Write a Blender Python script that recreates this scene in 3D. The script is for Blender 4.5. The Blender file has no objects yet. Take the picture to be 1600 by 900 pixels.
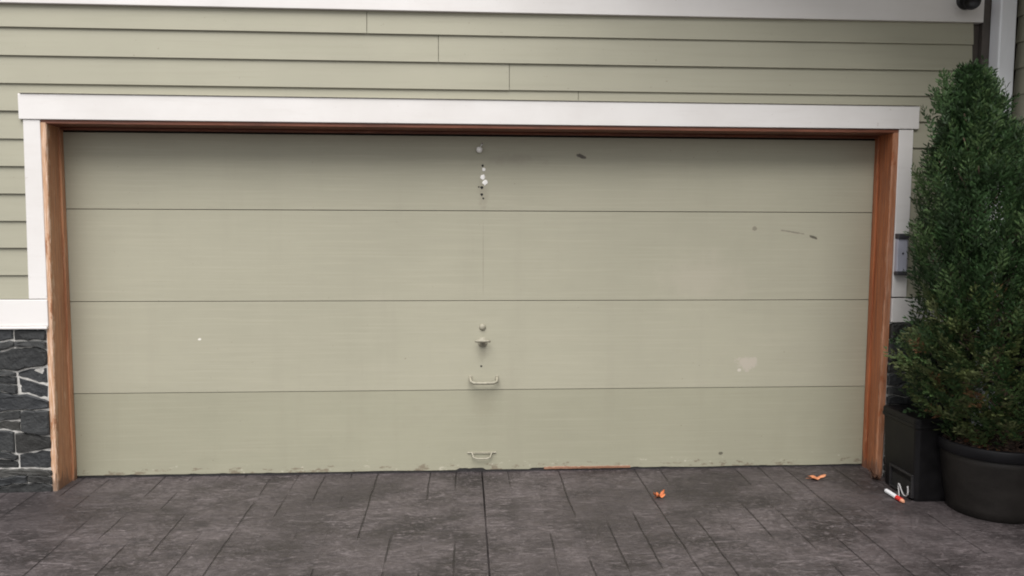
import bpy, math, random
import numpy as np
from mathutils import Vector, Matrix, noise as mnoise

random.seed(7); rng = np.random.default_rng(11)
C = bpy.context.scene.collection
SC = bpy.context.scene

# ---------------------------------------------------------------- camera, sky, sun, exposure
F_PX, CX, CY, CZ = 1231.69, 2.3194, -4.8107, 1.5352
YAW, PITCH, ROLL = 0.0632, -0.0798, 0.0035
SLOPE = 0.0273                       # the driveway falls gently away from the door
def basis():
    f = Vector((math.sin(YAW)*math.cos(PITCH), math.cos(YAW)*math.cos(PITCH), math.sin(PITCH)))
    r = Vector((math.cos(YAW), -math.sin(YAW), 0)); u = r.cross(f)
    c, s = math.cos(ROLL), math.sin(ROLL)
    return f, c*r + s*u, -s*r + c*u
FW, RT, UP = basis()
cam_d = bpy.data.cameras.new('camera'); cam = bpy.data.objects.new('camera', cam_d); C.objects.link(cam)
cam_d.sensor_width = 36; cam_d.lens = F_PX/1600*36; cam_d.clip_end = 500
m = Matrix((RT, UP, -FW)).transposed().to_4x4(); m.translation = (CX, CY, CZ); cam.matrix_world = m
SC.camera = cam

SUN_EL, SUN_AZ = 60, -10             # overcast: a very soft sun high in front, to the left
w = bpy.data.worlds.new('World'); SC.world = w; w.use_nodes = True
nt = w.node_tree; nt.nodes.clear()
sky = nt.nodes.new('ShaderNodeTexSky'); sky.sky_type = 'NISHITA'; sky.sun_disc = False
sky.sun_elevation = math.radians(SUN_EL); sky.sun_rotation = math.radians(180 + SUN_AZ*-1)
sky.air_density = 1.0; sky.dust_density = 1.0; sky.ozone_density = 1.0
hs = nt.nodes.new('ShaderNodeHueSaturation'); hs.inputs['Saturation'].default_value = 0.12
bg = nt.nodes.new('ShaderNodeBackground'); bg.inputs['Strength'].default_value = 0.05
wo = nt.nodes.new('ShaderNodeOutputWorld')
nt.links.new(sky.outputs[0], hs.inputs['Color']); nt.links.new(hs.outputs[0], bg.inputs[0]); nt.links.new(bg.outputs[0], wo.inputs[0])
sd = bpy.data.lights.new('sun', 'SUN'); sd.energy = 1.5; sd.angle = math.radians(52); sd.color = (1.0, 0.97, 0.955)
so = bpy.data.objects.new('sun', sd); C.objects.link(so)
_d = Vector((math.sin(math.radians(SUN_AZ))*math.cos(math.radians(SUN_EL)), -math.cos(math.radians(SUN_AZ))*math.cos(math.radians(SUN_EL)), math.sin(math.radians(SUN_EL))))
so.rotation_euler = _d.to_track_quat('Z', 'Y').to_euler(); so.location = (0, -8, 9)
vs = SC.view_settings; vs.view_transform = 'Standard'; vs.look = 'None'; vs.exposure = 1.65; vs.gamma = 1; vs.use_curve_mapping = False
SC.cycles.filter_width = 1.9

# ---------------------------------------------------------------- helpers
def at(px, py, Y=None, ground=False):
    """a point of the photograph (1600 px wide) on the plane y = Y or on the driveway"""
    d = FW + RT*((px-800)/F_PX) - UP*((py-450)/F_PX); c = Vector((CX, CY, CZ))
    t = (SLOPE*CY - CZ)/(d.z - SLOPE*d.y) if ground else (Y - CY)/d.y
    return c + d*t
def gz(y): return SLOPE*min(y, 0)

class MB:
    def __init__(s): s.v = []; s.f = []
    def add(s, vs, fs):
        o = len(s.v); s.v += [tuple(p) for p in vs]; s.f += [tuple(i+o for i in f) for f in fs]
    def hexa(s, p):                    # 8 corners: bottom ring then top ring (counter-clockwise)
        s.add(p, [(3,2,1,0),(4,5,6,7),(0,1,5,4),(1,2,6,5),(2,3,7,6),(3,0,4,7)])
    def box(s, x0, x1, y0, y1, z0, z1):
        s.hexa([(x0,y0,z0),(x1,y0,z0),(x1,y1,z0),(x0,y1,z0),(x0,y0,z1),(x1,y0,z1),(x1,y1,z1),(x0,y1,z1)])
    def ring_loft(s, rings, cap0=True, cap1=True):
        n = len(rings[0]); o = len(s.v)
        for r in rings: s.v += [tuple(p) for p in r]
        for i in range(len(rings)-1):
            for j in range(n):
                s.f.append((o+i*n+j, o+i*n+(j+1)%n, o+(i+1)*n+(j+1)%n, o+(i+1)*n+j))
        if cap0: s.f.append(tuple(o+j for j in reversed(range(n))))
        if cap1: s.f.append(tuple(o+(len(rings)-1)*n+j for j in range(n)))
    def lathe(s, prof, c, n=40, cap0=True, cap1=True):
        s.ring_loft([[(c[0]+r*math.cos(2*math.pi*j/n), c[1]+r*math.sin(2*math.pi*j/n), c[2]+z) for j in range(n)] for r, z in prof], cap0, cap1)
    def tube(s, pts, r, n=8):
        pts = [Vector(p) for p in pts]; rs = r if isinstance(r, (list, tuple)) else [r]*len(pts); rings = []
        for i, p in enumerate(pts):
            t = (pts[min(i+1, len(pts)-1)] - pts[max(i-1, 0)]).normalized()
            a = t.cross(Vector((0.13, 0.2, 1)) if abs(t.z) < .9 else Vector((1, .1, 0))).normalized(); b = t.cross(a)
            rings.append([p + (a*math.cos(2*math.pi*j/n) + b*math.sin(2*math.pi*j/n))*rs[i] for j in range(n)])
        s.ring_loft(rings)
    def build(s, name, mat, parent=None, bevel=0, smooth=False, base=(0,0,0), seg=2):
        me = bpy.data.meshes.new(name)
        me.from_pydata([(x-base[0], y-base[1], z-base[2]) for x, y, z in s.v], [], s.f); me.update()
        me.materials.append(mat)
        o = bpy.data.objects.new(name, me); C.objects.link(o)
        if parent is not None: o.parent = parent
        else: o.location = base
        if bevel:
            b = o.modifiers.new('bevel', 'BEVEL'); b.width = bevel; b.segments = seg; b.limit_method = 'ANGLE'; b.angle_limit = math.radians(40)
        if smooth:
            for p in me.polygons: p.use_smooth = True
        return o
def thing(name, loc, label, cat, group=None):
    o = bpy.data.objects.new(name, None); o.empty_display_size = .1; C.objects.link(o); o.location = loc
    return tag(o, label, cat, group)
def tag(o, label, cat, group=None):
    o['label'] = label; o['category'] = cat
    if group: o['group'] = group
    return o

# ---------------------------------------------------------------- materials
class NB:
    """small node-tree builder"""
    def __init__(s, name):
        s.m = bpy.data.materials.new(name); s.m.use_nodes = True; s.t = s.m.node_tree
        s.t.nodes.clear(); s.out = s.n('ShaderNodeOutputMaterial'); s.p = s.n('ShaderNodeBsdfPrincipled')
        s.l(s.p.outputs[0], s.out.inputs[0]); s.co = s.n('ShaderNodeTexCoord').outputs['Object']
    def n(s, k): return s.t.nodes.new(k)
    def l(s, a, b): s.t.links.new(a, b)
    def setin(s, sock, v):
        if hasattr(v, 'links'): s.l(v, sock)
        else: sock.default_value = v
    def math(s, op, a, b=0.0, clamp=False):
        n = s.n('ShaderNodeMath'); n.operation = op; n.use_clamp = clamp; s.setin(n.inputs[0], a); s.setin(n.inputs[1], b); return n.outputs[0]
    def vscale(s, v, sc, off=(0,0,0)):
        n = s.n('ShaderNodeMapping'); s.l(v, n.inputs['Vector']); n.inputs['Scale'].default_value = sc; n.inputs['Location'].default_value = off; return n.outputs[0]
    def noise(s, scale=5, detail=4, rough=.55, v=None, dist=0):
        n = s.n('ShaderNodeTexNoise'); s.l(v if v is not None else s.co, n.inputs['Vector']); n.inputs['Scale'].default_value = scale
        n.inputs['Detail'].default_value = detail; n.inputs['Roughness'].default_value = rough; n.inputs['Distortion'].default_value = dist; return n.outputs['Fac']
    def ramp(s, f, a, b, lo=0.0, hi=1.0):
        n = s.n('ShaderNodeMapRange'); n.interpolation_type = 'SMOOTHSTEP'; s.setin(n.inputs['Value'], f)
        n.inputs['From Min'].default_value = a; n.inputs['From Max'].default_value = b; n.inputs['To Min'].default_value = lo; n.inputs['To Max'].default_value = hi; return n.outputs[0]
    def mix(s, f, a, b, mode='MIX'):
        n = s.n('ShaderNodeMix'); n.data_type = 'RGBA'; n.blend_type = mode; s.setin(n.inputs[0], f)
        for i, v in ((6, a), (7, b)):
            if isinstance(v, tuple) and len(v) == 3: v = (*v, 1)
            s.setin(n.inputs[i], v)
        return n.outputs[2]
    def bump(s, h, strength=.3, dist=.01, prev=None):
        n = s.n('ShaderNodeBump'); n.inputs['Strength'].default_value = strength; n.inputs['Distance'].default_value = dist; s.l(h, n.inputs['Height'])
        if prev is not None: s.l(prev, n.inputs['Normal'])
        return n.outputs[0]
    def spot(s, x, z, rx, rz, amp=.5, scale=40, rot=0.0, soft=.35):
        n = s.n('ShaderNodeMapping'); n.vector_type = 'TEXTURE'; s.l(s.co, n.inputs['Vector'])
        n.inputs['Location'].default_value = (x, 0, z); n.inputs['Rotation'].default_value = (0, rot, 0); n.inputs['Scale'].default_value = (rx, 1000, rz)
        ln = s.n('ShaderNodeVectorMath'); ln.operation = 'LENGTH'; s.l(n.outputs[0], ln.inputs[0])
        d = s.math('ADD', ln.outputs['Value'], s.math('MULTIPLY', s.math('SUBTRACT', s.noise(scale, 3, .6), .5), amp*2))
        return s.ramp(d, 1.0, 1.0-soft)
    def done(s, col=None, rough=None, nrm=None, spec=None):
        if col is not None: s.setin(s.p.inputs['Base Color'], (*col, 1) if isinstance(col, tuple) and len(col) == 3 else col)
        if rough is not None: s.setin(s.p.inputs['Roughness'], rough)
        if nrm is not None: s.l(nrm, s.p.inputs['Normal'])
        if spec is not None: s.p.inputs['Specular IOR Level'].default_value = spec
        return s.m

def plain(name, col, rough=.6, var=.15, scale=8, bump=.15, bscale=60, stretch=(1,1,1), spec=.4):
    b = NB(name); v = b.vscale(b.co, stretch)
    n1 = b.noise(scale, 5, .6, v)
    c = b.mix(b.ramp(n1, .3, .7), tuple(x*(1-var) for x in col), tuple(min(1, x*(1+var)) for x in col))
    return b.done(c, b.ramp(n1, .3, .7, rough-.06, rough+.06), b.bump(b.noise(bscale, 4, .6, v), bump, .004), spec)

SAGE = (0.350, 0.336, 0.258)
def mat_siding(name):
    b = NB(name)
    v = b.vscale(b.co, (.6, .6, 14)); v2 = b.vscale(b.co, (1.2, 1.2, 60))
    big = b.noise(.9, 4, .6); st = b.noise(3, 4, .6, v)
    c = b.mix(b.ramp(big, .3, .7), tuple(x*.95 for x in SAGE), tuple(x*1.05 for x in SAGE))
    c = b.mix(b.ramp(st, .45, .75, 0, .35), c, tuple(x*k for x, k in zip(SAGE, (.86, .86, .84))))
    c = b.mix(b.ramp(b.noise(55, 2, .5), .73, .78, 0, .45), c, (.17, .15, .11))
    h = b.noise(9, 5, .65, v2)
    return b.done(c, .62, b.bump(h, .10, .003), .35)
def mat_white(name, dirt=.25):
    b = NB(name)
    big = b.noise(1.3, 5, .6); st = b.noise(4, 5, .65, b.vscale(b.co, (.8, .8, 8)))
    c = b.mix(b.ramp(big, .35, .7), (.735, .713, .690), (.67, .644, .617))
    c = b.mix(b.ramp(st, .5, .8, 0, dirt), c, (.56, .52, .48))
    c = b.mix(b.ramp(b.noise(30, 3, .6), .70, .74, 0, .5), c, (.45, .40, .36))
    h = b.noise(9, 5, .6, b.vscale(b.co, (1, 1, 30)))
    return b.done(c, .5, b.bump(h, .12, .003), .4)
def mat_wood(name, base, pale, dark, vertical=True, peel=0):
    b = NB(name)
    sc = (28, 28, 1.1) if vertical else (1.1, 28, 28)
    v = b.vscale(b.co, sc); g = b.noise(2.2, 6, .65, v, .6); fine = b.noise(9, 4, .6, v)
    c = b.mix(b.ramp(g, .3, .68), dark, base)
    c = b.mix(b.ramp(fine, .5, .75, 0, .6), c, pale)
    wv = b.noise(1.6, 5, .7, b.vscale(b.co, (9, 9, 2.4) if vertical else (2.4, 9, 9)))
    c = b.mix(b.ramp(wv, .60, .68, 0, .55), c, pale)                       # weathered, flaking stain
    c = b.mix(b.ramp(b.noise(2, 6, .7, b.vscale(b.co, (40, 40, .8) if vertical else (.8, 40, 40)), .3), .64, .69, 0, .8), c, tuple(x*.3 for x in dark))   # checks
    if peel:                                                               # stain worn and flaked away along the outer corner
        sp = b.n('ShaderNodeSeparateXYZ'); b.l(b.co, sp.inputs[0])
        e = b.math('ADD', sp.outputs[1], b.math('MULTIPLY', b.math('SUBTRACT', b.noise(7, 5, .7, b.vscale(b.co, (3, 3, 1))), .5), -.16))
        c = b.mix(b.ramp(e, -.190, -.198, 0, peel), c, b.mix(b.ramp(fine, .4, .7), (.50, .29, .165), (.78, .60, .47)))
        ft = b.math('ADD', sp.outputs[2], b.math('MULTIPLY', b.math('SUBTRACT', b.noise(4, 6, .7, b.vscale(b.co, (8, 8, 1))), .5), -.55))
        c = b.mix(b.ramp(ft, .075, .045, 0, .6), c, (.085, .062, .050))     # ragged darker tone at the foot
    return b.done(c, b.ramp(g, .3, .7, .42, .65), b.bump(g, .5, .006), .45)
def mat_door():
    b = NB('door_paint')
    D = (0.368, 0.352, 0.267)
    v = b.vscale(b.co, (.5, 1, 26)); v2 = b.vscale(b.co, (2.0, 1, 90))
    big = b.noise(.8, 5, .62); med = b.noise(3.2, 6, .65); st = b.noise(3, 5, .65, v)
    c = b.mix(b.ramp(big, .3, .72), tuple(x*.94 for x in D), tuple(x*1.06 for x in D))
    c = b.mix(b.ramp(med, .48, .75, 0, .45), c, (.345, .325, .25))
    c = b.mix(b.ramp(st, .45, .75, 0, .40), c, (.45, .42, .325))
    c = b.mix(b.ramp(b.noise(2.2, 6, .7, b.vscale(b.co, (1.5, 1, 45), (5, 0, 2))), .52, .72, 0, .30), c, (.30, .28, .21))
    c = b.mix(b.ramp(b.noise(1.4, 5, .65, b.vscale(b.co, (5, 1, .5))), .5, .75, 0, .22), c, (.32, .30, .23))
    c = b.mix(b.ramp(b.noise(48, 2, .5), .735, .775, 0, .5), c, (.16, .14, .10))
    sep = b.n('ShaderNodeSeparateXYZ'); b.l(b.co, sep.inputs[0])
    c = b.mix(b.math('MULTIPLY', b.math('LESS_THAN', sep.outputs[2], .5175), .9), c, b.mix(1.0, c, (.865, .872, .845), 'MULTIPLY'))
    # splash-back dirt and flaking along the bottom edge, its height ragged
    fl = b.math('MULTIPLY', b.ramp(b.noise(9, 6, .75, b.vscale(b.co, (1, 1, 2.5))), .54, .58), b.math('LESS_THAN', b.math('ADD', sep.outputs[2], b.math('MULTIPLY', b.noise(6, 5, .7), -.08)), .010))
    pl = b.math('MULTIPLY', b.ramp(b.noise(13, 6, .75, b.vscale(b.co, (1, 1, 2.0), (3, 0, 1))), .60, .63), b.math('LESS_THAN', b.math('ADD', sep.outputs[2], b.math('MULTIPLY', b.noise(5, 5, .7), -.12)), .015))
    c = b.mix(b.math('MULTIPLY', pl, .55), c, (.60, .56, .45))
    c = b.mix(b.math('MULTIPLY', fl, .7), c, (.17, .13, .09))
    def sp(px, py, wx, wy, col, k=1.0, **kw):
        nonlocal c
        p = at(px, py, 0); c = b.mix(b.math('MULTIPLY', b.spot(p.x, p.z, wx/256, wy/256, **kw), k), c, col)
    sp(908, 244, 9, 3.5, (.07, .06, .05), .9, amp=.7, rot=.3)
    sp(1272, 371, 9, 2.6, (.09, .08, .06), .9, amp=.6, rot=.35)
    sp(1240, 363, 22, 1.6, (.16, .14, .11), .6, amp=.9, rot=.15)
    sp(1179, 357, 4, 4, (.15, .13, .10), .6, amp=.8)
    sp(1167, 567, 18, 13, (.53, .46, .40), .5, amp=.9, scale=22)
    sp(1155, 578, 4, 3, (.6, .55, .48), .8, amp=.6)
    sp(312, 530, 3, 2, (.8, .77, .7), .9, amp=.7)
    sp(1126, 708, 4, 3, (.08, .07, .05), .8, amp=.6)
    sp(755, 300, 12, 40, (.25, .22, .17), .35, amp=.7, soft=.8)
    sp(757, 630, 28, 36, (.27, .25, .18), .35, amp=.5, soft=.9)
    sp(753, 552, 12, 18, (.26, .24, .18), .45, amp=.5, soft=.9)
    sp(800, 250, 60, 12, (.27, .24, .19), .35, amp=.9, soft=.9, scale=14)
    sp(1100, 440, 90, 60, (.44, .40, .32), .4, amp=.9, soft=.9, scale=7)
    sp(755, 405, 1.0, 75, (.20, .185, .14), .4, amp=.5, scale=9, soft=.6)
    h = b.noise(7, 6, .65, v2)
    return b.done(c, .6, b.bump(b.noise(2.2, 3, .5), .3, .02, b.bump(h, .22, .003)), .35)
def mat_driveway():
    b = NB('stamped_concrete')
    wob = b.n('ShaderNodeVectorMath'); wob.operation = 'ADD'
    nz = b.n('ShaderNodeTexNoise'); b.l(b.co, nz.inputs['Vector']); nz.inputs['Scale'].default_value = 3.0; nz.inputs['Detail'].default_value = 3
    sc = b.n('ShaderNodeVectorMath'); sc.operation = 'MULTIPLY_ADD'; b.l(nz.outputs['Color'], sc.inputs[0]); sc.inputs[1].default_value = (.022, .03, 0); sc.inputs[2].default_value = (-.011, -.015, 0)
    b.l(b.co, wob.inputs[0]); b.l(sc.outputs[0], wob.inputs[1])
    sx = b.n('ShaderNodeSeparateXYZ'); b.l(wob.outputs[0], sx.inputs[0])
    W_ = .160
    xr = b.math('DIVIDE', b.math('SUBTRACT', sx.outputs[0], 2.4399), W_)
    row = b.math('FLOOR', b.math('ADD', xr, .5)); dx = b.math('MULTIPLY', b.math('ABSOLUTE', b.math('SUBTRACT', xr, row)), W_)
    line = b.ramp(dx, .0048, .0012)
    cmb = b.n('ShaderNodeCombineXYZ'); b.l(b.math('MULTIPLY', row, 7.31), cmb.inputs[0]); b.l(b.math('MULTIPLY', sx.outputs[1], 1.5), cmb.inputs[1])
    pres = b.ramp(b.noise(1.0, 2, .5, cmb.outputs[0]), .48, .56)
    # stamped board ends: short, shallow, staggered board by board
    rb = b.math('FLOOR', xr); yy = b.math('ADD', b.math('MULTIPLY', sx.outputs[1], 1.45), b.math('FRACT', b.math('MULTIPLY', b.math('SINE', b.math('MULTIPLY', rb, 12.9898)), 437.5453)))
    de = b.math('MULTIPLY', b.math('ABSOLUTE', b.math('SUBTRACT', b.math('FRACT', yy), .5)), 1/1.45)
    ends = b.math('MULTIPLY', b.ramp(de, .010, .003), b.ramp(b.noise(3, 3, .6), .5, .62))
    groove = b.math('MAXIMUM', b.math('MULTIPLY', line, b.math('ADD', b.math('MULTIPLY', pres, .93), .05)), b.math('MULTIPLY', ends, .22))
    cb = b.n('ShaderNodeCombineXYZ'); b.l(rb, cb.inputs[0]); b.l(b.math('FLOOR', b.math('ADD', yy, .5)), cb.inputs[1])
    wn = b.n('ShaderNodeTexWhiteNoise'); wn.noise_dimensions = '2D'; b.l(cb.outputs[0], wn.inputs['Vector'])
    vv = b.vscale(b.co, (2.0, 4.2, 1))
    n1 = b.noise(2.0, 7, .68, b.vscale(b.co, (1, 1.5, 1))); n2 = b.noise(4.6, 8, .74, vv, .8); n3 = b.noise(16, 6, .7, vv, .5)
    A, Bc, D = (.066, .0545, .055), (.019, .0152, .0152), (.185, .158, .160)
    c = b.mix(b.ramp(n1, .36, .62), Bc, A)
    c = b.mix(b.ramp(n2, .50, .64, 0, .7), c, Bc)
    c = b.mix(b.ramp(n3, .53, .68, 0, .75), c, D)
    n4 = b.noise(6.5, 7, .72, b.vscale(b.co, (.8, 3.2, 1)), 1.2)
    c = b.mix(b.ramp(n4, .57, .66, 0, .55), c, D)
    c = b.mix(b.ramp(b.noise(40, 4, .7), .55, .75, 0, .5), c, Bc)
    n5 = b.noise(5.5, 6, .68, b.vscale(b.co, (1, 1.8, 1)), 1.6)
    ridge = b.ramp(b.math('ABSOLUTE', b.math('SUBTRACT', n5, .5)), .035, .0)
    c = b.mix(b.math('MULTIPLY', ridge, b.ramp(n1, .4, .6, .05, .3)), c, (.21, .183, .186))
    c = b.mix(b.ramp(b.noise(.9, 4, .6), .48, .66, 0, .6), c, (.030, .0245, .0245))
    c = b.mix(b.ramp(b.noise(3.2, 5, .7, b.vscale(b.co, (1.1, 8, 1)), .7), .60, .68, 0, .5), c, (.20, .172, .175))
    pk = b.math('SUBTRACT', wn.outputs['Value'], .5)
    c = b.mix(b.ramp(pk, -.5, .5, .0, .07), c, D)
    c = b.mix(b.math('MULTIPLY', groove, .68), c, (.016, .013, .013))
    h = b.math('ADD', b.math('MULTIPLY', b.math('MAXIMUM', groove, b.math('MULTIPLY', ridge, -.35)), -1.0), b.math('ADD', b.math('MULTIPLY', n3, .5), b.math('MULTIPLY', n2, .5)))
    return b.done(c, b.ramp(n2, .35, .7, .36, .62), b.bump(h, .9, .016), .45)
def mat_stone():
    b = NB('slate')
    at_ = b.n('ShaderNodeAttribute'); at_.attribute_name = 'tint'
    n = b.noise(14, 6, .65); n2 = b.noise(60, 4, .6)
    c = b.mix(b.ramp(n, .3, .7), (.012, .0125, .013), (.042, .043, .042))
    c = b.mix(.45, c, b.mix(1.0, at_.outputs['Color'], (.62, .62, .62), 'MULTIPLY'))
    c = b.mix(b.ramp(n2, .6, .78, 0, .35), c, (.09, .09, .085))
    return b.done(c, .62, b.bump(n, .9, .02, b.bump(n2, .3, .003)), .4)
def mat_leaf(name):
    b = NB(name); a = b.n('ShaderNodeAttribute'); a.attribute_name = 'tint'
    c = b.mix(b.ramp(b.noise(60, 2, .5), .3, .7, 0, .35), a.outputs['Color'], (.02, .03, .012))
    return b.done(c, .55, None, .35)

M_sid = mat_siding('siding_paint'); M_white = mat_white('white_trim_paint'); M_door = mat_door()
M_jamb = mat_wood('cedar_stain', (.42, .142, .054), (.46, .20, .10), (.20, .060, .026), peel=.25)
M_jambw = mat_wood('cedar_stain_weathered', (.53, .262, .135), (.70, .48, .33), (.31, .128, .062), peel=.9)
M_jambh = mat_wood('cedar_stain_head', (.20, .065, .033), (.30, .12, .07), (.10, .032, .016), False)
M_bare = mat_wood('bare_wood', (.29, .155, .095), (.38, .24, .165), (.2, .09, .05), False)
M_drive = mat_driveway(); M_stone = mat_stone()
M_mortar = plain('mortar', (.47, .455, .425), .85, .25, 20, .5, 90)
M_hw = plain('painted_hardware', (.30, .28, .215), .5, .15, 60, .2, 120)
M_gap = plain('black_gap', (.012, .011, .010), .8, .2, 20, .2)
M_rubber = plain('bottom_seal_rubber', (.025, .023, .023), .7, .3, 30, .3)
M_spout = plain('downspout_enamel', (.85, .86, .89), .35, .06, 5, .05, 30, (1, 1, .3), .5)
M_corner = plain('corner_shade_tone', (.085, .072, .062), .6, .15, 6, .1)
M_roof = plain('roof_shingle', (.07, .068, .066), .85, .3, 25, .6, 80)
M_chip = plain('bare_white_chip', (.86, .84, .80), .6, .12, 60, .3, 150)
M_bin = plain('black_plastic', (.0075, .007, .0075), .42, .25, 12, .12, 180, (1,1,1), .2)
M_pot = plain('dark_resin', (.0165, .0143, .0128), .55, .2, 6, .15, 70, (1, 1, 2), .2)
M_rim = plain('dark_resin_rim', (.008, .0076, .0088), .5, .2, 6, .15, 70, (1,1,1), .2)
b = NB('bark_mulch'); M_soil = b.done(b.mix(b.ramp(b.noise(9, 4, .6), .56, .66), b.mix(b.ramp(b.noise(60, 3, .6), .35, .65), (.014, .010, .008), (.055, .032, .021)), (.21, .075, .028)), .9, b.bump(b.noise(60, 4, .6), .8, .004), .3)
M_bark = plain('bark', (.085, .058, .040), .9, .4, 12, .9, 30, (3, 3, .6))
M_leaf = mat_leaf('conifer_foliage')
M_box = plain('grey_box_plastic', (.40, .405, .47), .4, .06, 10, .05)
M_cap = plain('dark_grey_cap', (.045, .045, .050), .5, .15, 20, .1)
M_blk = plain('black_lamp_metal', (.015, .014, .014), .45, .2, 20, .1)

# ---------------------------------------------------------------- the setting: driveway
yc = 2.4399
def drive():
    mb = MB(); gw = .0042
    ys = [.35, 0.0, -1, -3, -8, -20, -45]
    for xs in ([-40, -6, yc-gw, yc-.0015], [yc+.002, yc+gw, 14, 50]):
        P = []
        for x in xs:
            for y in ys: P.append((x, y, gz(y) - (.014 if abs(x-yc) < .004 else 0)))
        n = len(ys); F = [(i*n+j+1, i*n+j, (i+1)*n+j, (i+1)*n+j+1) for i in range(3) for j in range(n-1)]
        mb.add(P, [tuple(reversed(f)) for f in F])
    P = [(yc-.002, y, gz(y)-.014) for y in ys] + [(yc+.002, y, gz(y)-.014) for y in ys]; n = len(ys)
    mb.add(P, [(j, j+1, n+j+1, n+j) for j in range(n-1)])
    o = mb.build('driveway', M_drive); o['kind'] = 'structure'
drive()

# ---------------------------------------------------------------- the house
house = thing('house', (0, 0, 0), 'sage green lap sided house front with wide garage door, white trim and dark stone base', 'house')
YS = -.200                                     # face of the siding
EXP = .152; ZF = 2.738                         # siding exposure, underside of the white band above
Z1 = 1.105; Z0 = .955                          # the white ledger over the stone
XL, XR = -4.0, 5.585                            # left end, inner corner with the side wing
# sheathing: the wall bodies behind siding, with the door opening left free
mb = MB()
mb.box(XL, -.055, -.178, .12, -.05, 4.8); mb.box(4.94, XR+.029, -.178, .12, -.05, 4.8); mb.box(-.055, 4.94, -.178, .12, 2.14, 4.8)
mb.build('wall', M_corner, house)
def lap(mb, z, segs, top=1e9):
    """one course of lap boards; segs = x ranges, each a wedge of its own"""
    for x0, x1 in segs:
        zt = min(z+EXP+.018, top); dz = random.uniform(-.0012, .0012); k = (zt-z)/(EXP+.018)
        yb = YS-.0115+random.uniform(-.0008, .0008); yt = yb + .0135*k
        mb.hexa([(x0,yb,z+dz),(x1,yb,z+dz),(x1,yb+.0095,z+dz),(x0,yb+.0095,z+dz),(x0,yt,zt),(x1,yt,zt),(x1,yt+.006,zt),(x0,yt+.006,zt)])
g = .0012
def split(x0, x1, cuts):
    xs = [x0] + [c for c in sorted(cuts) if x0 < c < x1] + [x1]
    return [(a + (g if i else 0), b_ - (g if i < len(xs)-2 else 0)) for i, (a, b_) in enumerate(zip(xs[:-1], xs[1:]))]
mb = MB(); XE = 5.352
jo = [at(573, 36, YS-.01).x, at(685, 76, YS-.01).x, at(796, 120, YS-.01).x, at(904, 151, YS-.01).x]
lev = [2.612 - EXP*k for k in range(0, 11)]
for k, z in enumerate(lev):
    z_b = max(z, Z1+.003)
    tp = ZF+.02 if k == 0 else 1e9
    if z > 2.26: lap(mb, z_b, split(XL, XE, [jo[k], jo[k]-3.66]), tp)
    elif z > 2.14:
        lap(mb, z_b, split(XL, XE, [jo[3], jo[3]-3.66]))
    else:
        for a, e in ((XL, -.085), (4.985, XE)): lap(mb, z_b, split(a, e, [-1.9-.3*(k % 3)]))
z = ZF + .205
while z < 4.75:
    lap(mb, z, split(XL, XR, [random.uniform(-2, 0), random.uniform(1.5, 4.5)])); z += EXP
mb.build('siding', M_sid, house, bevel=.0012, seg=1)

# white band over the siding, ledger, casing
mb = MB(); xb = at(1537, 20, -.222).x
for a, b_ in split(XL, xb, [-1.2]): mb.box(a, b_, -.226, -.18, ZF, ZF+.20)
mb.build('fascia', M_white, house, bevel=.003)
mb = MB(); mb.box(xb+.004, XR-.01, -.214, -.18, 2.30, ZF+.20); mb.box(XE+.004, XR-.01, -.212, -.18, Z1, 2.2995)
mb.build('corner_board', M_corner, house, bevel=.002)  # dark colour stands in for the shade of the inner corner
mb = MB(); mb.box(XL, -.022, -.221, -.17, Z0, Z1)
mb.hexa([(XL,-.232,Z0-.016),(-.024,-.232,Z0-.016),(-.024,-.17,Z0-.016),(XL,-.17,Z0-.016),(XL,-.232,Z0-.002),(-.024,-.232,Z0-.002),(-.024,-.17,Z0-.002),(XL,-.17,Z0-.002)])
mb.build('ledger', M_white, house, bevel=.003)
mb = MB(); mb.box(4.914, XR-.012, -.221, -.17, Z0, Z1-.004); mb.build('ledger', M_white, house, bevel=.003)
# header with a scarf joint
mb = MB(); hx0, hx1 = at(28, 165, -.222).x, at(1437, 180, -.222).x; hj = at(577, 170, -.222).x
mb.hexa([(hx0,-.2225,2.110),(hx1,-.2225,2.112),(hx1,-.17,2.112),(hx0,-.17,2.110),(hx0,-.2225,2.2505),(hx1,-.2225,2.246),(hx1,-.17,2.246),(hx0,-.17,2.2505)])
mb.build('header_board', M_white, house, bevel=.0035)
mb = MB(); mb.hexa([(hx0+.012,-.229,2.2515),(hx1-.004,-.229,2.2470),(hx1-.004,-.18,2.2470),(hx0+.012,-.18,2.2515),(hx0+.012,-.229,2.2555),(hx1-.004,-.229,2.2510),(hx1-.004,-.18,2.2510),(hx0+.012,-.18,2.2555)])
mb.build('drip_cap', M_hw, house, bevel=.0015)
for xs in (((-.112, -.021), (-.124, -.0235)), ((4.915, 5.004), (4.915, 5.004))):
    (a, b_), (a2, b2) = xs; mb = MB()
    mb.hexa([(a2,-.216,Z1+.004),(b2,-.216,Z1+.004),(b2,-.17,Z1+.004),(a2,-.17,Z1+.004),(a,-.216,2.1085),(b_,-.216,2.1085),(b_,-.17,2.1085),(a,-.17,2.1085)])
    mb.build('side_casing', M_white, house, bevel=.003)

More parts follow.
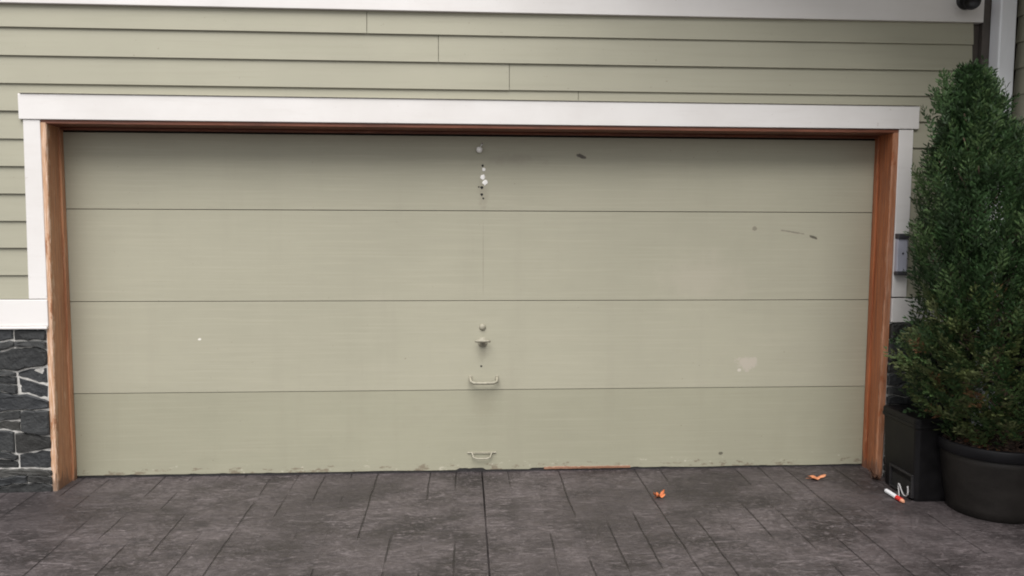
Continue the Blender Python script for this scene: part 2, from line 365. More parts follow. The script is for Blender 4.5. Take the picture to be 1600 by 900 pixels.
# cedar jamb: two posts (edges chipped by use) and the head, each with its door stop
def post(outer_t, outer_b, in_ft, in_fb, in_bt, in_bb, sgn, mat):
    """outer x top/bottom, inner front x top/bottom, inner back x top/bottom"""
    mb = MB(); N = 46; rings = []
    for i in range(N+1):
        t = i/N; z = -.03 + t*2.125
        L = lambda a, b_: b_ + (a-b_)*t
        xo, xf, xb_ = L(outer_t, outer_b), L(in_ft, in_fb), L(in_bt, in_bb)
        j = mnoise.noise(Vector((sgn*3.1, .7, z*9)))*.0022 + mnoise.noise(Vector((sgn*5, 2, z*31)))*.0014
        ch = .004 + max(0, mnoise.noise(Vector((sgn*7, 4, z*6.5))))*.013 + max(0, mnoise.noise(Vector((sgn*2, 9, z*23))))*.007
        yf = -.2115 + mnoise.noise(Vector((3, sgn, z*12)))*.0012
        rings.append([(xo,yf,z),(xo,.03,z),(xb_,.03,z),(xb_,-.045,z),(xf+sgn*j+ (xb_-xf)*ch/.17, yf+ch,z),(xf-sgn*(ch*.8)+sgn*j,yf,z)])
    if sgn > 0: rings = [[*reversed(r)] for r in rings]
    mb.ring_loft(rings)
    xs = lambda t: (in_bb+(in_bt-in_bb)*t)
    o = mb.build('jamb_post', mat, house)
    s = MB(); w_ = .011*sgn
    a0, a1 = xs(0), xs(1)
    p = [(a0-.001*sgn,-.042,-.02),(a0+w_,-.042,-.02),(a0+w_,-.004,-.02),(a0-.001*sgn,-.004,-.02),(a1-.001*sgn,-.042,2.10),(a1+w_,-.042,2.10),(a1+w_,-.004,2.10),(a1-.001*sgn,-.004,2.10)]
    if sgn < 0: p = [p[i] for i in (1,0,3,2,5,4,7,6)]
    s.hexa(p); s.build('door_stop', mat, o, bevel=.002)
post(-.021, -.046, .010, -.014, -.012, -.012, 1, M_jambw)
post(4.917, 4.898, 4.884, 4.858, 4.893, 4.889, -1, M_jamb)
mb = MB()
mb.hexa([(-.02,-.2115,2.089),(4.916,-.2115,2.089),(4.916,.03,2.091),(-.02,.03,2.091),(-.02,-.2115,2.1095),(4.916,-.2115,2.1095),(4.916,.03,2.1115),(-.02,.03,2.1115)])
hd = mb.build('jamb_head', M_jambh, house, bevel=.002)
mb = MB(); mb.box(0.0, 4.882, -.043, -.004, 2.076, 2.0885); mb.build('door_stop', M_jambh, hd, bevel=.002)

# ---- garage door: body sheet (seen in the seams and in the top gap) and four plywood sections
mb = MB(); mb.box(-.04, 4.93, .022, .05, .02, 2.12)
door = mb.build('garage_door', M_gap, house)
door['label'] = 'sage painted four section wooden garage door with worn bottom edge'
seams = [.5175, 1.0714, 1.6193, 2.068]  # last one stops short: black strip stands in for shade under the head
def section(z0, z1, ragged=False, hair=.0018):
    if ragged: hair = .001
    mb = MB()
    for x0, x1 in ((-.035, 4.925),):
        if not ragged:
            mb.box(x0, x1, 0, .02, z0+hair, z1-hair)
        else:
            N = 240; rings = []
            for i in range(N+1):
                x = x0 + (x1-x0)*i/N
                zb = .016 - .004*x/4.9 + .004*mnoise.noise(Vector((x*3, 1, 5))) + .010*max(0, mnoise.noise(Vector((x*11, 3, 2)))-.15)
                if 2.30 < x < 2.45: zb += .011 + .004*mnoise.noise(Vector((x*40, 2, 2)))
                if 2.75 < x < 3.35: zb += .008
                y = .003*max(0, mnoise.noise(Vector((x*7, 8, 2))))
                rings.append([(x, y, zb), (x, .02, zb), (x, .02, z1-hair), (x, 0, z1-hair)])
            mb.ring_loft([list(reversed(r)) for r in rings])
    return mb.build('door_section', M_door, door, bevel=0 if ragged else .0016, seg=1)
zs = [0] + seams
for i in range(4): section(zs[i], zs[i+1], i == 0)
mb = MB(); mb.box(-.03, 4.92, .004, .03, -.02, .024); mb.build('bottom_seal', M_rubber, door)
# a splinter of bare wood where the paint broke off the bottom edge
mb = MB(); a, b_ = at(850, 731, -.001), at(985, 729, -.001); N = 30
mb.ring_loft([[(a.x+(b_.x-a.x)*i/N, -.0025, .012+.003*mnoise.noise(Vector((i*.6, 1, 1)))), (a.x+(b_.x-a.x)*i/N, .004, .010), (a.x+(b_.x-a.x)*i/N, .004, .030), (a.x+(b_.x-a.x)*i/N, -.002, .024+.006*mnoise.noise(Vector((i*.8, 4, 1)))*min(1, (N-i)/6))] for i in range(N+1)])
mb.build('splinter', M_bare, door)
# hardware down the centre line
def flake(px, py, r, mat, name, t=.0025, y=-.0006):
    p = at(px, py, 0); mb = MB(); n = 11
    prof = [[(p.x + k*r*(1+.6*mnoise.noise(Vector((j*1.3, px, 1)))+.3*mnoise.noise(Vector((j*3.1, px, 7))))*math.cos(2*math.pi*j/n), y-d, p.z + k*r*(1+.6*mnoise.noise(Vector((j*1.3, px, 1)))+.3*mnoise.noise(Vector((j*3.1, px, 7))))*math.sin(2*math.pi*j/n)) for j in range(n)] for k, d in ((1, -.002), (1, t*.6), (.7, t))]
    mb.ring_loft([list(reversed(q)) for q in prof]); return mb.build(name, mat, door, smooth=False)
p = at(749, 234, -.012); mb = MB()
mb.ring_loft([[(p.x+r*math.cos(a*math.pi/9), y, p.z+r*math.sin(a*math.pi/9)) for a in range(18)] for r, y in ((.010, .0), (.010, -.010), (.017, -.013), (.0185, -.020), (.014, -.027), (.006, -.029))])
q = at(753, 226, -.01); mb.tube([(p.x+.006, -.012, p.z+.012), (q.x, -.012, q.z+.002), (q.x+.003, -.008, q.z+.008)], .005, 7)
mb.build('knob', M_chip, door, smooth=True)
for px, py, r in ((756, 265, .0095), (754, 277, .014), (758, 285, .015)): flake(px, py, r*1.05, M_chip, 'paint_chip')
for px, py, r in ((754, 259, .009), (753, 293, .011), (748, 292, .006), (753, 304, .010), (755, 310, .008), (752, 572, .0075)): flake(px, py, r*.8, M_gap, 'screw_hole', .0008)
def ringdisc(mb, c, prof, n=20):
    mb.ring_loft([[(c[0]+r*math.cos(2*math.pi*a/n), y, c[2]+r*math.sin(2*math.pi*a/n)) for a in range(n)] for r, y in prof])
p = at(754, 511, 0); mb = MB(); ringdisc(mb, p, ((.021, .001), (.020, -.006), (.014, -.012), (.004, -.014)))
mb.build('lock_cylinder', M_hw, door, smooth=True)
p = at(754, 533, 0); mb = MB(); ringdisc(mb, (p.x, 0, p.z-.006), ((.030, .001), (.030, -.004), (.026, -.006), (.012, -.010), (.010, -.034)))
mb.tube([(p.x-.046, -.040, p.z+.004), (p.x-.034, -.044, p.z+.006), (p.x, -.045, p.z+.006), (p.x+.034, -.044, p.z+.006), (p.x+.046, -.040, p.z+.004)], [.006, .0085, .010, .0085, .006], 10)
mb.build('lock_handle', M_hw, door, smooth=True)
p = at(756, 597, -.03); h2 = .082; mb = MB()
for s_ in (-1, 1): mb.box(p.x+s_*h2-.010, p.x+s_*h2+.010, -.003, .0005, p.z+.006, p.z+.036)
mb.tube([(p.x-h2, -.002, p.z+.024), (p.x-h2, -.020, p.z+.018), (p.x-h2+.002, -.040, p.z+.006), (p.x-h2+.02, -.046, p.z-.004), (p.x, -.047, p.z-.005), (p.x+h2-.02, -.046, p.z-.004), (p.x+h2-.002, -.040, p.z+.006), (p.x+h2, -.020, p.z+.018), (p.x+h2, -.002, p.z+.024)], .0090, 8)
mb.build('lift_handle', M_hw, door, smooth=True)
p = at(753, 711, -.02); mb = MB()
mb.tube([(p.x-.088, -.002, p.z+.010), (p.x-.062, -.004, p.z+.010), (p.x-.05, -.024, p.z-.016), (p.x-.03, -.028, p.z-.021), (p.x+.03, -.028, p.z-.021), (p.x+.05, -.024, p.z-.016), (p.x+.062, -.004, p.z+.010), (p.x+.088, -.002, p.z+.010)], .0052, 7)
mb.box(p.x-.064, p.x+.064, -.006, .0005, p.z+.004, p.z+.014)
mb.build('step_handle', M_hw, door)

# ---- stone veneer
def veneer(name, org, ax, out, L, H, seed, md_=.0135):
    """irregular slate pieces set in pale mortar; org corner, ax along the wall, out = outward normal"""
    R = random.Random(seed); org, ax, out = Vector(org), Vector(ax), Vector(out); up = Vector((0,0,1))
    mb = MB(); tints = []
    P = lambda u, v, d: org + ax*u + up*v + out*d
    def stone(poly):
        n = len(poly); cu = sum(p[0] for p in poly)/n; cv = sum(p[1] for p in poly)/n
        d = R.uniform(.015, .036); tu, tv = R.uniform(-.02, .02), R.uniform(-.05, .03)
        dp = lambda u, v: d + (u-cu)*tu + (v-cv)*tv
        r0 = [P(u, v, -.01) for u, v in poly]; r1 = [P(u, v, dp(u, v)-.006) for u, v in poly]
        ins = [(cu+(u-cu)*(1-.007/max(.03, abs(u-cu)+1e-6) if abs(u-cu) > .03 else .9), cv+(v-cv)*(1-.005/max(.02, abs(v-cv)) if abs(v-cv) > .02 else .85)) for u, v in poly]
        r2 = [P(u, v, dp(u, v)+R.uniform(-.002, .003)) for u, v in ins]
        rr = [r0, r1, r2]
        if (ax.cross(up)).dot(out) < 0: rr = [list(reversed(q)) for q in rr]
        mb.ring_loft(rr, True, True)
        k = R.uniform(.4, 2.3); tints.append((n*2+2, tuple(x*k for x in R.choice([(.030,.032,.033), (.040,.041,.040), (.050,.047,.040), (.026,.029,.033)]))))
    def cell(u0, u1, lo, hi, depth=0):
        """lo, hi: functions giving the course lines"""
        m_ = .0038; n = max(3, int((u1-u0)/.024)); w0, w1 = R.uniform(-.014, .014), R.uniform(-.014, .014)
        pts = []; rr = R.uniform(.002, .012)
        for i in range(n+1):
            u = u0+m_ + (u1-u0-2*m_)*i/n; pts.append((u + (w0 if i == 0 else 0)*0, lo(u)+m_ + R.uniform(-.0035, .0030) + (rr*.5 if i in (0, n) else 0)))
        mid = .5*(lo(u1)+hi(u1)); pts.append((u1-m_+R.uniform(-.002, .004), mid))
        for i in range(n+1):
            u = u1-m_ - (u1-u0-2*m_)*i/n; pts.append((u, hi(u)-m_ + R.uniform(-.0030, .0035) - (rr*.5 if i in (0, n) else 0)))
        pts.append((u0+m_+R.uniform(-.004, .002), .5*(lo(u0)+hi(u0))))
        stone(pts)
    v = 0; lines = []
    while v < H-.05:
        lines.append(v); v += R.choice([.045, .06, .075, .09, .11, .135])
    lines.append(H)
    if lines[-1]-lines[-2] < .04: lines.pop(-2)
    fn = []
    for i, v0 in enumerate(lines):
        edge = i in (0, len(lines)-1); s1 = R.uniform(0, 99)
        def ln(u, v0=v0, s1=s1, e=edge, prev=fn[-1] if fn else None, gap=.45*(v0-lines[i-1]) if i else 0):
            q = v0 if e else v0 + .050*mnoise.noise(Vector((u*3.1, s1, 0))) + .018*mnoise.noise(Vector((u*9, s1, 5))) + .006*mnoise.noise(Vector((u*22, s1, 3)))
            q = min(q, H-.02) if not e else q
            return max(q, prev(u)+gap) if prev and not e else q
        fn.append(ln)
    for i in range(len(lines)-1):
        u = 0
        while u < L-1e-4:
            w_ = R.uniform(.13, .42)
            if L-(u+w_) < .10: w_ = L-u
            lo, hi = fn[i], fn[i+1]
            if lines[i+1]-lines[i] > .08 and R.random() < .5:
                s1 = R.uniform(0, 99); k = R.uniform(.4, .6)
                md = lambda q, lo=lo, hi=hi, s1=s1, k=k: lo(q)+(hi(q)-lo(q))*(k + .12*mnoise.noise(Vector((q*6, s1, 0))))
                if R.random() < .5 and w_ > .24:
                    c = u + w_*R.uniform(.35, .65); cell(u, c, lo, md); cell(c, u+w_, lo, md); cell(u, u+w_, md, hi)
                else: cell(u, u+w_, lo, md); cell(u, u+w_, md, hi)
            else: cell(u, u+w_, lo, hi)
            u += w_
    o = mb.build(name, M_stone, house)
    ca = o.data.color_attributes.new('tint', 'FLOAT_COLOR', 'POINT'); cols = []
    vi = 0
    for f, t in tints:
        nv = (f-2)//2*3; cols += [(*t, 1)]*nv
    for i, c_ in enumerate(cols): ca.data[i].color = c_
    bk = MB(); e0, e1 = P(0, 0, -.03), P(L, H, md_)
    bk.box(min(e0.x, e1.x), max(e0.x, e1.x), min(e0.y, e1.y), max(e0.y, e1.y), min(e0.z, e1.z), max(e0.z, e1.z)); bk.build('mortar', M_mortar, o)
    return o
veneer('stone_veneer', (-.030-1.9, -.196, -.03), (1,0,0), (0,-1,0), 1.9-.006, Z0-.018+.03, 21)
veneer('stone_veneer', (4.909, -.196, -.03), (1,0,0), (0,-1,0), XR-4.909-.05, Z0-.004+.03, 14, .004)
veneer('stone_veneer', (XR+.03, -3.2, -.14), (0,1,0), (-1,0,0), 2.98, Z0-.004+.14, 9)

# ---- side wing at right: wall body, lap boards on the face that looks across the driveway
YW = -3.25
mb = MB(); mb.box(XR+.03, XR+3.2, YW, .12, -.2, 4.8); mb.build('wall', M_corner, house)
mb = MB(); z = Z1+.003 + (lev[0]-Z1) % EXP - EXP
while z < 4.75:
    zb = max(z, Z1+.002); zt = z+EXP+.018; x = XR+.002; y0, y1 = YW+.09, -.245
    mb.hexa([(x,y1,zb),(x,y0,zb),(x+.0095,y0,zb),(x+.0095,y1,zb),(x+.011,y1,zt),(x+.011,y0,zt),(x+.017,y0,zt),(x+.017,y1,zt)]); z += EXP
mb.build('siding', M_sid, house, bevel=.0012, seg=1)
mb = MB(); mb.box(XR-.012, XR+.02, YW+.09, -.226, Z0, Z1); mb.build('ledger', M_white, house, bevel=.003)
mb = MB(); mb.box(XR-.018, XR+.08, YW-.02, YW+.0885, -.1, 4.8); mb.build('corner_board', M_white, house, bevel=.003)
# added overhang out of view that shades the right-hand end, and the roof
OX, OY, OT = 2.7, -1.22, 4.15              # slanted so its shade fades softly to the left
mb = MB(); mb.hexa([(OX,OY,OT),(XR,OY,2.985),(XR,-.228,2.985),(OX,-.228,OT),(OX,OY,OT+.14),(XR,OY,3.125),(XR,-.228,3.125),(OX,-.228,OT+.14)])
mb.build('shade_overhang', M_white, house, bevel=.004)
mb = MB(); mb.hexa([(XL-.2,-.42,4.75),(9,-.42,4.75),(9,4.5,6.6),(XL-.2,4.5,6.6),(XL-.2,-.42,4.83),(9,-.42,4.83),(9,4.5,6.68),(XL-.2,4.5,6.68)])
mb.build('roof', M_roof, house)

# ---- downspout in the corner
mb = MB(); x0, x1, y0, y1 = at(1565, 0, -.305).x, at(1590, 0, -.305).x, -.305, -.216
def rr(x0, x1, y0, y1, z, dx=0, dy=0, r=.010):
    pts = []
    for (cx_, cy_, a0) in ((x1-r, y1-r, 0), (x0+r, y1-r, 90), (x0+r, y0+r, 180), (x1-r, y0+r, 270)):
        for k in range(4): a = math.radians(a0+30*k); pts.append((cx_+r*math.cos(a)+dx, cy_+r*math.sin(a)+dy, z))
    return pts
mb.ring_loft([rr(x0, x1, y0, y1, .22), rr(x0, x1, y0, y1, 2.10), rr(x0-.002, x1+.002, y0-.002, y1+.002, 2.103), rr(x0-.002, x1+.002, y0-.002, y1+.002, 2.984)])
mb.ring_loft([rr(x0+.003, x1-.003, y0+.002, y1, .23), rr(x0+.003, x1-.003, y0-.02, y1-.02, .16), rr(x0+.003, x1-.003, y0-.09, y1-.09, .08)])
ds = mb.build('downspout', M_spout, house)
ds['label'] = 'white rectangular downspout in the corner'

# ---------------------------------------------------------------- fixtures on the house
p = at(1517, 4, -.30)
fl = thing('security_light', (p.x, -.226, p.z), 'black security light under the white band at the top right corner', 'light')
mb = MB(); b0 = (p.x, -.226, p.z)
ringdisc(mb, (p.x+.01, 0, p.z+.03), ((.052, -.2255), (.052, -.240), (.046, -.246), (.02, -.248)), 24); mb.build('base_plate', M_blk, fl, smooth=False, base=b0)
mb = MB(); mb.tube([(p.x+.01, -.245, p.z+.03), (p.x, -.275, p.z+.035), (p.x-.005, -.30, p.z+.03)], .010, 8); mb.build('arm', M_blk, fl, base=b0)
mb = MB()
ax_ = Vector((-.35, -.75, -.42)).normalized(); a_ = ax_.cross(Vector((0,0,1))).normalized(); b_2 = ax_.cross(a_); c0 = Vector((p.x+.005, -.285, p.z+.028))
mb.ring_loft([[c0 + ax_*d + (a_*math.cos(2*math.pi*j/20)+b_2*math.sin(2*math.pi*j/20))*r for j in range(20)] for r, d in ((.015, -.01), (.026, .0), (.030, .03), (.044, .075), (.046, .085), (.040, .084), (.036, .06))])
mb.build('lamp_head', M_blk, fl, base=b0, smooth=True)

pa, pb = at(1402, 366, -.24), at(1418, 430, -.24)
wb = thing('wall_box', (pa.x, -.2165, pb.z), 'slim pale grey wall box with dark end caps on the right door casing', 'wall box')
bx0 = (pa.x, -.2165, pb.z); x1 = pa.x+.062
mb = MB(); mb.box(pa.x, x1, -.252, -.2165, pb.z+.022, pa.z-.028); mb.build('body', M_box, wb, bevel=.004, base=bx0)
mb = MB(); mb.box(pa.x-.002, x1+.004, -.262, -.2165, pa.z-.0275, pa.z+.004); mb.build('cap', M_cap, wb, bevel=.004, base=bx0)
mb = MB(); mb.box(pa.x-.001, x1+.001, -.256, -.2165, pb.z, pb.z+.0215); mb.build('cap', M_cap, wb, bevel=.004, base=bx0)
mb = MB(); q = at(1411, 396, -.253); ringdisc(mb, (q.x, 0, q.z), ((.006, -.2515), (.006, -.2545), (.003, -.2555)), 12); mb.build('button', M_blk, wb, base=bx0)

# ---------------------------------------------------------------- black bin by the right jamb
bn = thing('storage_bin', (4.975, -.46, gz(-.46)), 'black plastic bin with a grip opening standing between jamb and planter', 'bin')
bb = (4.975, -.46, gz(-.46)); zb = gz(-.62)+.001
def quad(x0, x1, y0, y1, z, r): return rr(x0, x1, y0, y1, z, r=r)
mb = MB()
mb.ring_loft([quad(4.868, 5.085, -.620, -.300, zb, .018), quad(4.864, 5.09, -.624, -.297, zb+.02, .022), quad(4.850, 5.105, -.640, -.282, zb+.42, .024), quad(4.842, 5.112, -.648, -.274, zb+.425, .024), quad(4.842, 5.112, -.648, -.274, zb+.445, .024)])
body = mb.build('body', M_bin, bn, base=bb, bevel=.002)
mb = MB(); mb.ring_loft([quad(4.8435, 5.1105, -.6465, -.2755, zb+.4455, .026), quad(4.8435, 5.1105, -.6465, -.2755, zb+.468, .026), quad(4.848, 5.106, -.642, -.280, zb+.478, .022), quad(4.87, 5.08, -.61, -.31, zb+.480, .02)])
mb.build('lid', M_bin, bn, base=bb, bevel=.0015)
# grip opening low on the side that faces the door: raised frame round a flat black panel for the shaded inside
xw = 4.862
mb = MB(); fz0, fz1, fy0, fy1 = zb+.016, zb+.150, -.612, -.375
for (ya, yb2, za, zc) in ((fy0, fy1, fz1-.014, fz1), (fy0, fy1, fz0, fz0+.010), (fy0, fy0+.013, fz0+.0101, fz1-.0141), (fy1-.013, fy1, fz0+.0101, fz1-.0141)):
    mb.box(xw-.012, xw+.012, ya, yb2, za, zc)
mb.build('grip_frame', plain('bin_frame_plastic', (.020, .019, .020), .4, .2, 15, .1), bn, base=bb, bevel=.003)
mb = MB(); mb.box(xw-.001, xw+.01, fy0+.0135, fy1-.0135, fz0+.0105, fz1-.0145); mb.build('grip_shade_panel', M_gap, bn, base=bb)

# ---------------------------------------------------------------- potted conifer
pc = (at(1459, 710, -.735).x + .285*1.2, -.735); pz = gz(-.95)
tr = thing('potted_conifer', (pc[0], pc[1], pz), 'tall narrow evergreen conifer growing in a dark round tub planter at right', 'potted tree')
tb = (pc[0], pc[1], pz)
mb = MB(); mb.lathe([(.212, 0), (.221, .006), (.227, .05), (.246, .17), (.265, .30), (.272, .345), (.264, .347), (.256, .30), (.24, .2)], (*pc, pz), 72)
pot = mb.build('pot', M_pot, tr, smooth=True, base=tb)
mb = MB(); mb.lathe([(.268, .336), (.279, .338), (.284, .343), (.286, .392), (.282, .400), (.270, .401), (.263, .396), (.262, .345)], (*pc, pz), 72); mb.build('rim', M_rim, pot, smooth=True, base=tb)
mb = MB(); n = 40; rings = []
for r in (.264, .235, .2, .15, .09, .03):
    rings.append([(pc[0]+r*math.cos(2*math.pi*j/n), pc[1]+r*math.sin(2*math.pi*j/n), pz+.372+.05*(1-(r/.265)**2)+.014*mnoise.noise(Vector((r*14, j*.7, 3)))) for j in range(n)])
mb.ring_loft(rings)
R = random.Random(3)
for _ in range(420):                                        # bark chips
    a, r = R.uniform(0, 6.283), (.255)*math.sqrt(R.random()); x, y = pc[0]+r*math.cos(a), pc[1]+r*math.sin(a); zz = pz+.378+.05*(1-(r/.265)**2)
    t, s_, l_ = R.uniform(0, 6.283), R.uniform(.006, .013), R.uniform(.012, .03); u_ = Vector((math.cos(t), math.sin(t), R.uniform(-.5, .5)))*l_; v_ = Vector((-math.sin(t), math.cos(t), R.uniform(-.6, .6)))*s_
    c_ = Vector((x, y, zz+R.uniform(0, .012))); hh = Vector((0, 0, .004))
    mb.hexa([c_-u_-v_-hh, c_+u_-v_-hh, c_+u_+v_-hh, c_-u_+v_-hh, c_-u_-v_+hh, c_+u_-v_+hh, c_+u_+v_+hh, c_-u_+v_+hh])
so_ = mb.build('mulch', M_soil, tr, base=tb)
YT = pc[1]
def axis(y): return 1512 + (y-105)*60/585
prof = [(100,2),(112,22),(130,40),(160,55),(200,66),(240,85),(280,103),(330,110),(380,119),(430,117),(490,127),(545,143),(580,152),(615,142),(650,122),(690,94),(712,60)]
zz_ = [at(axis(y), y, YT) for y, _ in prof]
PZ = np.array([p.z for p in zz_])[::-1]; PX = np.array([p.x for p in zz_])[::-1]; PR = np.array([h_ for _, h_ in prof], float)[::-1]/299
def ax_x(z): return float(np.interp(z, PZ, PX))
def rad(z): return float(np.interp(z, PZ, PR))
zlo, zhi = PZ[0], PZ[-1]
mb = MB(); zt = zhi-.2
mb.tube([(ax_x(pz+.34), YT, pz+.36)] + [(ax_x(z)+.01*math.sin(z*5), YT+.01*math.cos(z*4), z) for z in np.linspace(pz+.47, zt, 9)], [.034]+list(np.linspace(.030, .006, 9)), 9)
for _ in range(90):
    z = R.uniform(pz+.45, zt-.1); a = R.uniform(0, 6.283); r = rad(z+.1)*.8; x = ax_x(z)
    mb.tube([(x, YT, z), (x+r*.5*math.cos(a), YT+r*.5*math.sin(a), z+.03), (x+r*math.cos(a), YT+r*math.sin(a), z+.13)], [.008, .005, .0025], 5)
mb.build('trunk', M_bark, tr, smooth=True, base=tb)
# crown: plumes of flat sprays, each leaf a small face of its own
V = []; Fc = []; T = []
def leaf(c, d, up_, l, w, col):
    if c.z < pz+.405 or (c.z < pz+.47 and c.x > pc[0]-.13): return
    s = d.cross(up_)
    if s.length < 1e-4: s = Vector((1,0,0))
    s = s.normalized()*w
    o = len(V); n_ = s.cross(d).normalized()*(w*.25)
    V.extend([c, c+d*(l*.45)+s+n_, c+d*l, c+d*(l*.45)-s+n_]); Fc.append((o, o+1, o+2, o+3)); T.extend([col]*4)
def plume(base, d, L, wd, col, dens=1.0, wide=1.0):
    """a flat fan of scale-leaf twigs"""
    d = d.normalized(); side = d.cross(Vector((R.uniform(-.6,.6), R.uniform(-.6,.6), 1))).normalized(); nrm = side.cross(d)
    nt_ = int(11*dens*(.6+L*3))
    for i in range(nt_):
        t = (i+R.random())/nt_; sgn = 1 if i % 2 else -1; tp = math.sin(math.pi*(.12+.80*t))
        p0 = base + d*(L*t); ln = wd*tp*R.uniform(.6, 1.15)
        dd = (d*R.uniform(.55, .95) + side*sgn*R.uniform(.5, 1.0) + nrm*R.uniform(-.45, .45)).normalized()
        nn = max(3, int(ln/.0072))
        k = R.uniform(.75, 1.25)
        for j in range(nn):
            q = p0 + dd*(ln*(j+.3)/nn); s2 = 1 if j % 2 else -1
            ld = (dd + side*s2*R.uniform(.05, .5) + d*R.uniform(.1, .7) + nrm*R.uniform(-.35, .35)).normalized()
            tip = 1 + .45*(j/nn)
            cc = tuple(x*k*tip for x in col)
            leaf(q, ld, nrm + side*R.uniform(-.6, .6), R.uniform(.017, .029), R.uniform(.0030, .0050)*wide, (*cc, 1))
XMAX = XR-.02
def fits(p): return p.x < XMAX-.04 and p.y < -.25
N = 4300
for i in range(N):
    z = zlo + (zhi-.06-zlo)*(R.random()**.92); a = R.uniform(0, 2*math.pi)
    if math.sin(a) > .35 and R.random() < .6: continue                     # thinner at the back, towards the wall
    rr_ = rad(z)*(1 + .13*mnoise.noise(Vector((math.cos(a)*1.7, math.sin(a)*1.7, z*3.2))) + .08*mnoise.noise(Vector((math.cos(a)*4, math.sin(a)*4, z*9))))
    dep = R.random()**1.5*.42; tpn = max(0, min(1, (z-1.7)/.6)); r = max(.0, rr_*(1-dep) - .075 - .035*tpn)
    b0_ = Vector((ax_x(z)+r*math.cos(a), YT+r*math.sin(a), z-.05))
    if not fits(b0_+Vector((.05*math.cos(a), .05*math.sin(a), 0))): continue
    lower = max(0, min(1, (1.35-z)/.6))
    d = Vector((math.cos(a)*(.42+.45*lower), math.sin(a)*(.42+.45*lower), R.uniform(.7, 1.35)-.75*lower*R.random()))
    gsel = R.random() + .55*mnoise.noise(Vector((b0_.x*6, b0_.y*6, b0_.z*5)))
    col = (.014, .034, .010) if gsel < .36 else (.026, .060, .018) if gsel < .76 else (.056, .098, .032)
    if lower > .3 and R.random() < .60*lower: col = R.choice([(.085, .105, .034), (.055, .082, .028), (.12, .14, .058)])
    if lower > .2 and R.random() < .012: col = (.15, .075, .035)
    stray = R.random() < .05 and math.cos(a) > -.5
    plume(b0_, d, R.uniform(.09, .17)*(1-.28*tpn)*(1.5 if stray else 1), R.uniform(.030, .060)*(.75 if stray else 1), col, 1.0, 1.0+.5*lower)
for tx, ty, k in ((1482, 117, 26), (1533, 104, 34), (1508, 132, 22), (1556, 128, 16), (1470, 140, 10)):       # the leaders at the top
    tpt = at(tx, ty, YT)
    for _ in range(k):
        bz = R.uniform(.04, .26); b0_ = tpt + Vector((R.gauss(0, .020+.10*bz), R.gauss(0, .03+.12*bz), -bz-.03))
        plume(b0_, Vector((R.uniform(-.35, .35), R.uniform(-.35, .35), 1)), R.uniform(.07, .12), R.uniform(.022, .036), R.choice([(.034, .075, .023), (.052, .10, .034), (.024, .054, .017)]))
me = bpy.data.meshes.new('crown'); me.from_pydata([(v.x-tb[0], v.y-tb[1], v.z-tb[2]) for v in V], [], Fc); me.update(); me.materials.append(M_leaf)
ca = me.color_attributes.new('tint', 'FLOAT_COLOR', 'POINT'); ca.data.foreach_set('color', np.array(T, np.float32).ravel())
cr = bpy.data.objects.new('crown', me); C.objects.link(cr); cr.parent = tr

# ---------------------------------------------------------------- small things on the drive
def mk_leafcol(name, col, dk): 
    b = NB(name); n = b.noise(30, 4, .6); return b.done(b.mix(b.ramp(n, .35, .65), dk, col), .6, b.bump(n, .3, .002), .3)
def fallen_leaf(px, py, size, rot, lobes, curl, mat, label, aspect=.7):
    p = at(px, py, ground=True); c = Vector((p.x, p.y, p.z)); n = 44; mb = MB(); ringsT = []; ringsB = []
    for f in (1.0, .72, .45, .2):
        rt, rb = [], []
        for j in range(n):
            a = 2*math.pi*j/n; r = size*f*(1 + (.33*f)*math.cos(lobes*a) + .10*f*math.cos((2*lobes+1)*a+1))
            x, y = r*math.cos(a), r*math.sin(a)*aspect
            zz = .004 + curl*((x/size)**2*.5 + .35*(y/size)**2) + .18*curl*math.sin(5*a)*f
            X, Y = x*math.cos(rot)-y*math.sin(rot), x*math.sin(rot)+y*math.cos(rot)
            rt.append((c.x+X, c.y+Y, c.z+Y*SLOPE+zz+.0012)); rb.append((c.x+X, c.y+Y, c.z+Y*SLOPE+zz))
        ringsT.append(rt); ringsB.append(rb)
    mb.ring_loft(list(reversed(ringsB)) + ringsT)
    a = rot+math.pi; mb.tube([c+Vector((math.cos(a)*size*.5, math.sin(a)*size*.5, .006)), c+Vector((math.cos(a)*size*1.3, math.sin(a)*size*1.3, .006)), c+Vector((math.cos(a+.2)*size*1.7, math.sin(a+.2)*size*1.7, .012))], .0013, 5)
    return tag(mb.build('fallen_leaf', mat, None, smooth=True, base=tuple(c)), label, 'leaf', 'fallen leaves on the driveway')
ML1 = mk_leafcol('orange_leaf', (.62, .20, .075), (.40, .10, .03)); ML2 = mk_leafcol('peach_leaf', (.62, .27, .14), (.5, .18, .08))
ML3 = mk_leafcol('brown_leaf', (.075, .035, .02), (.03, .014, .009))
fallen_leaf(1030, 777, .030, .6, 5, .034, ML1, 'small bright orange crumpled leaf lying in the middle of the driveway', .8)
fallen_leaf(1275, 748, .046, .12, 3, .020, ML2, 'pale orange leaf lying close to the bottom of the garage door', .62)
fallen_leaf(1368, 749, .034, 1.9, 3, .055, ML3, 'dark brown curled leaf against the foot of the right jamb post', .9)
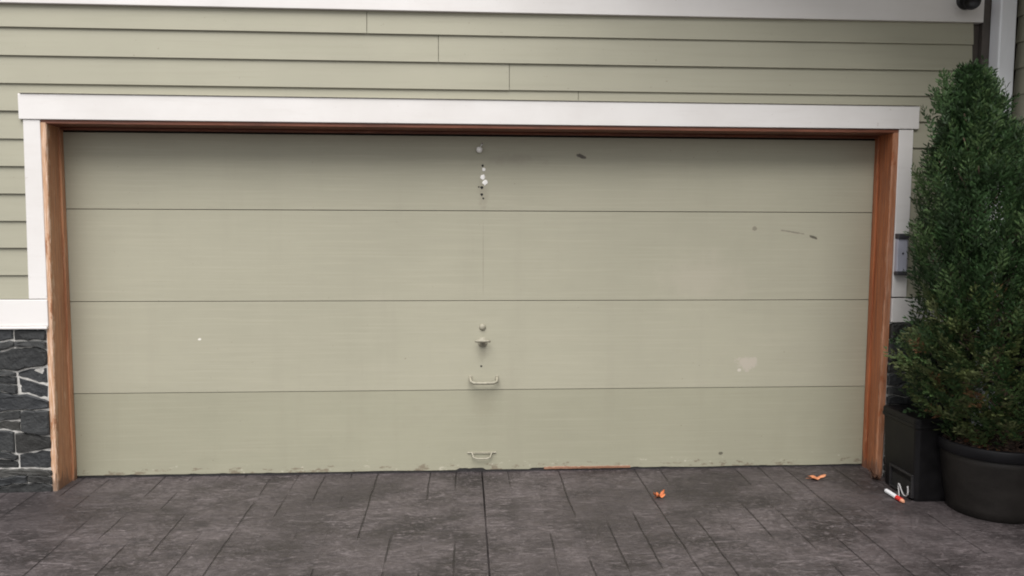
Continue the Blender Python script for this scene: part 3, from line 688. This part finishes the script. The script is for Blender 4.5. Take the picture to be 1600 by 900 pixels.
# white marker with red end
pa, pb = at(1384, 770, ground=True), at(1412, 788, ground=True)
pa = Vector((pa.x, pa.y, pa.z)); pb = Vector((pb.x, pb.y, pb.z)); dv = (pb-pa); r_ = .0125
mk = thing('marker_pen', tuple(pa), 'white marker pen with red end lying on the driveway beside the bin', 'pen')
L0 = Vector((0,0,r_+.002)); mb = MB(); mb.tube([pa+L0, pa+dv*.04+L0, pa+dv*.62+L0], [r_*.8, r_, r_], 14); mb.build('barrel', plain('white_pen', (.78,.78,.80), .35, .04), mk, base=tuple(pa))
mb = MB(); mb.tube([pa+dv*.621+L0, pa+dv*.88+L0], [r_*1.06, r_*1.04], 14); mb.build('cap', plain('red_pen', (.60,.035,.03), .35, .08), mk, base=tuple(pa))
mb = MB(); mb.tube([pa+dv*.881+L0, pa+dv*.96+L0, pa+dv*1.0+L0], [r_*.9, r_*.8, r_*.5], 12); mb.build('tip', plain('orange_pen', (.70,.33,.20), .4, .08), mk, base=tuple(pa))
mb = MB(); a = at(1388, 766, -.55)
pts = [at(1388, 768, ground=True), at(1389, 757, -.575), at(1386, 752, -.57)]
x_ = 4.840
cord = [(x_-.030, -.560, gz(-.56)+.006), (x_-.022, -.545, gz(-.56)+.018), (x_-.016, -.530, zb+.045), (x_-.014, -.520, zb+.062), (x_-.017, -.535, zb+.075)]
cord2 = [(x_-.006, -.585, zb+.022), (x_-.008, -.60, zb+.030), (x_-.010, -.612, zb+.046), (x_-.010, -.612, zb+.068), (x_-.008, -.604, zb+.085)]
def smooth_pts(ps, k=5):
    ps = [Vector(p) for p in ps]; out = []
    for i in range(len(ps)-1):
        p0, p1, p2, p3 = ps[max(i-1,0)], ps[i], ps[i+1], ps[min(i+2,len(ps)-1)]
        for j in range(k):
            t = j/k; out.append(.5*((2*p1)+(p2-p0)*t+(2*p0-5*p1+4*p2-p3)*t*t+(3*p1-p0-3*p2+p3)*t**3))
    return out+[ps[-1]]
mb = MB(); mb.tube(smooth_pts(cord + [(x_-.012, -.565, zb+.030)] + cord2), .0042, 8)
tag(mb.build('cord', plain('white_cord', (.40,.39,.385), .5, .2, 60), None, smooth=True, base=(x_-.02, -.56, gz(-.56))), 'short loop of whitish cord hanging at the grip opening of the black bin', 'cord')
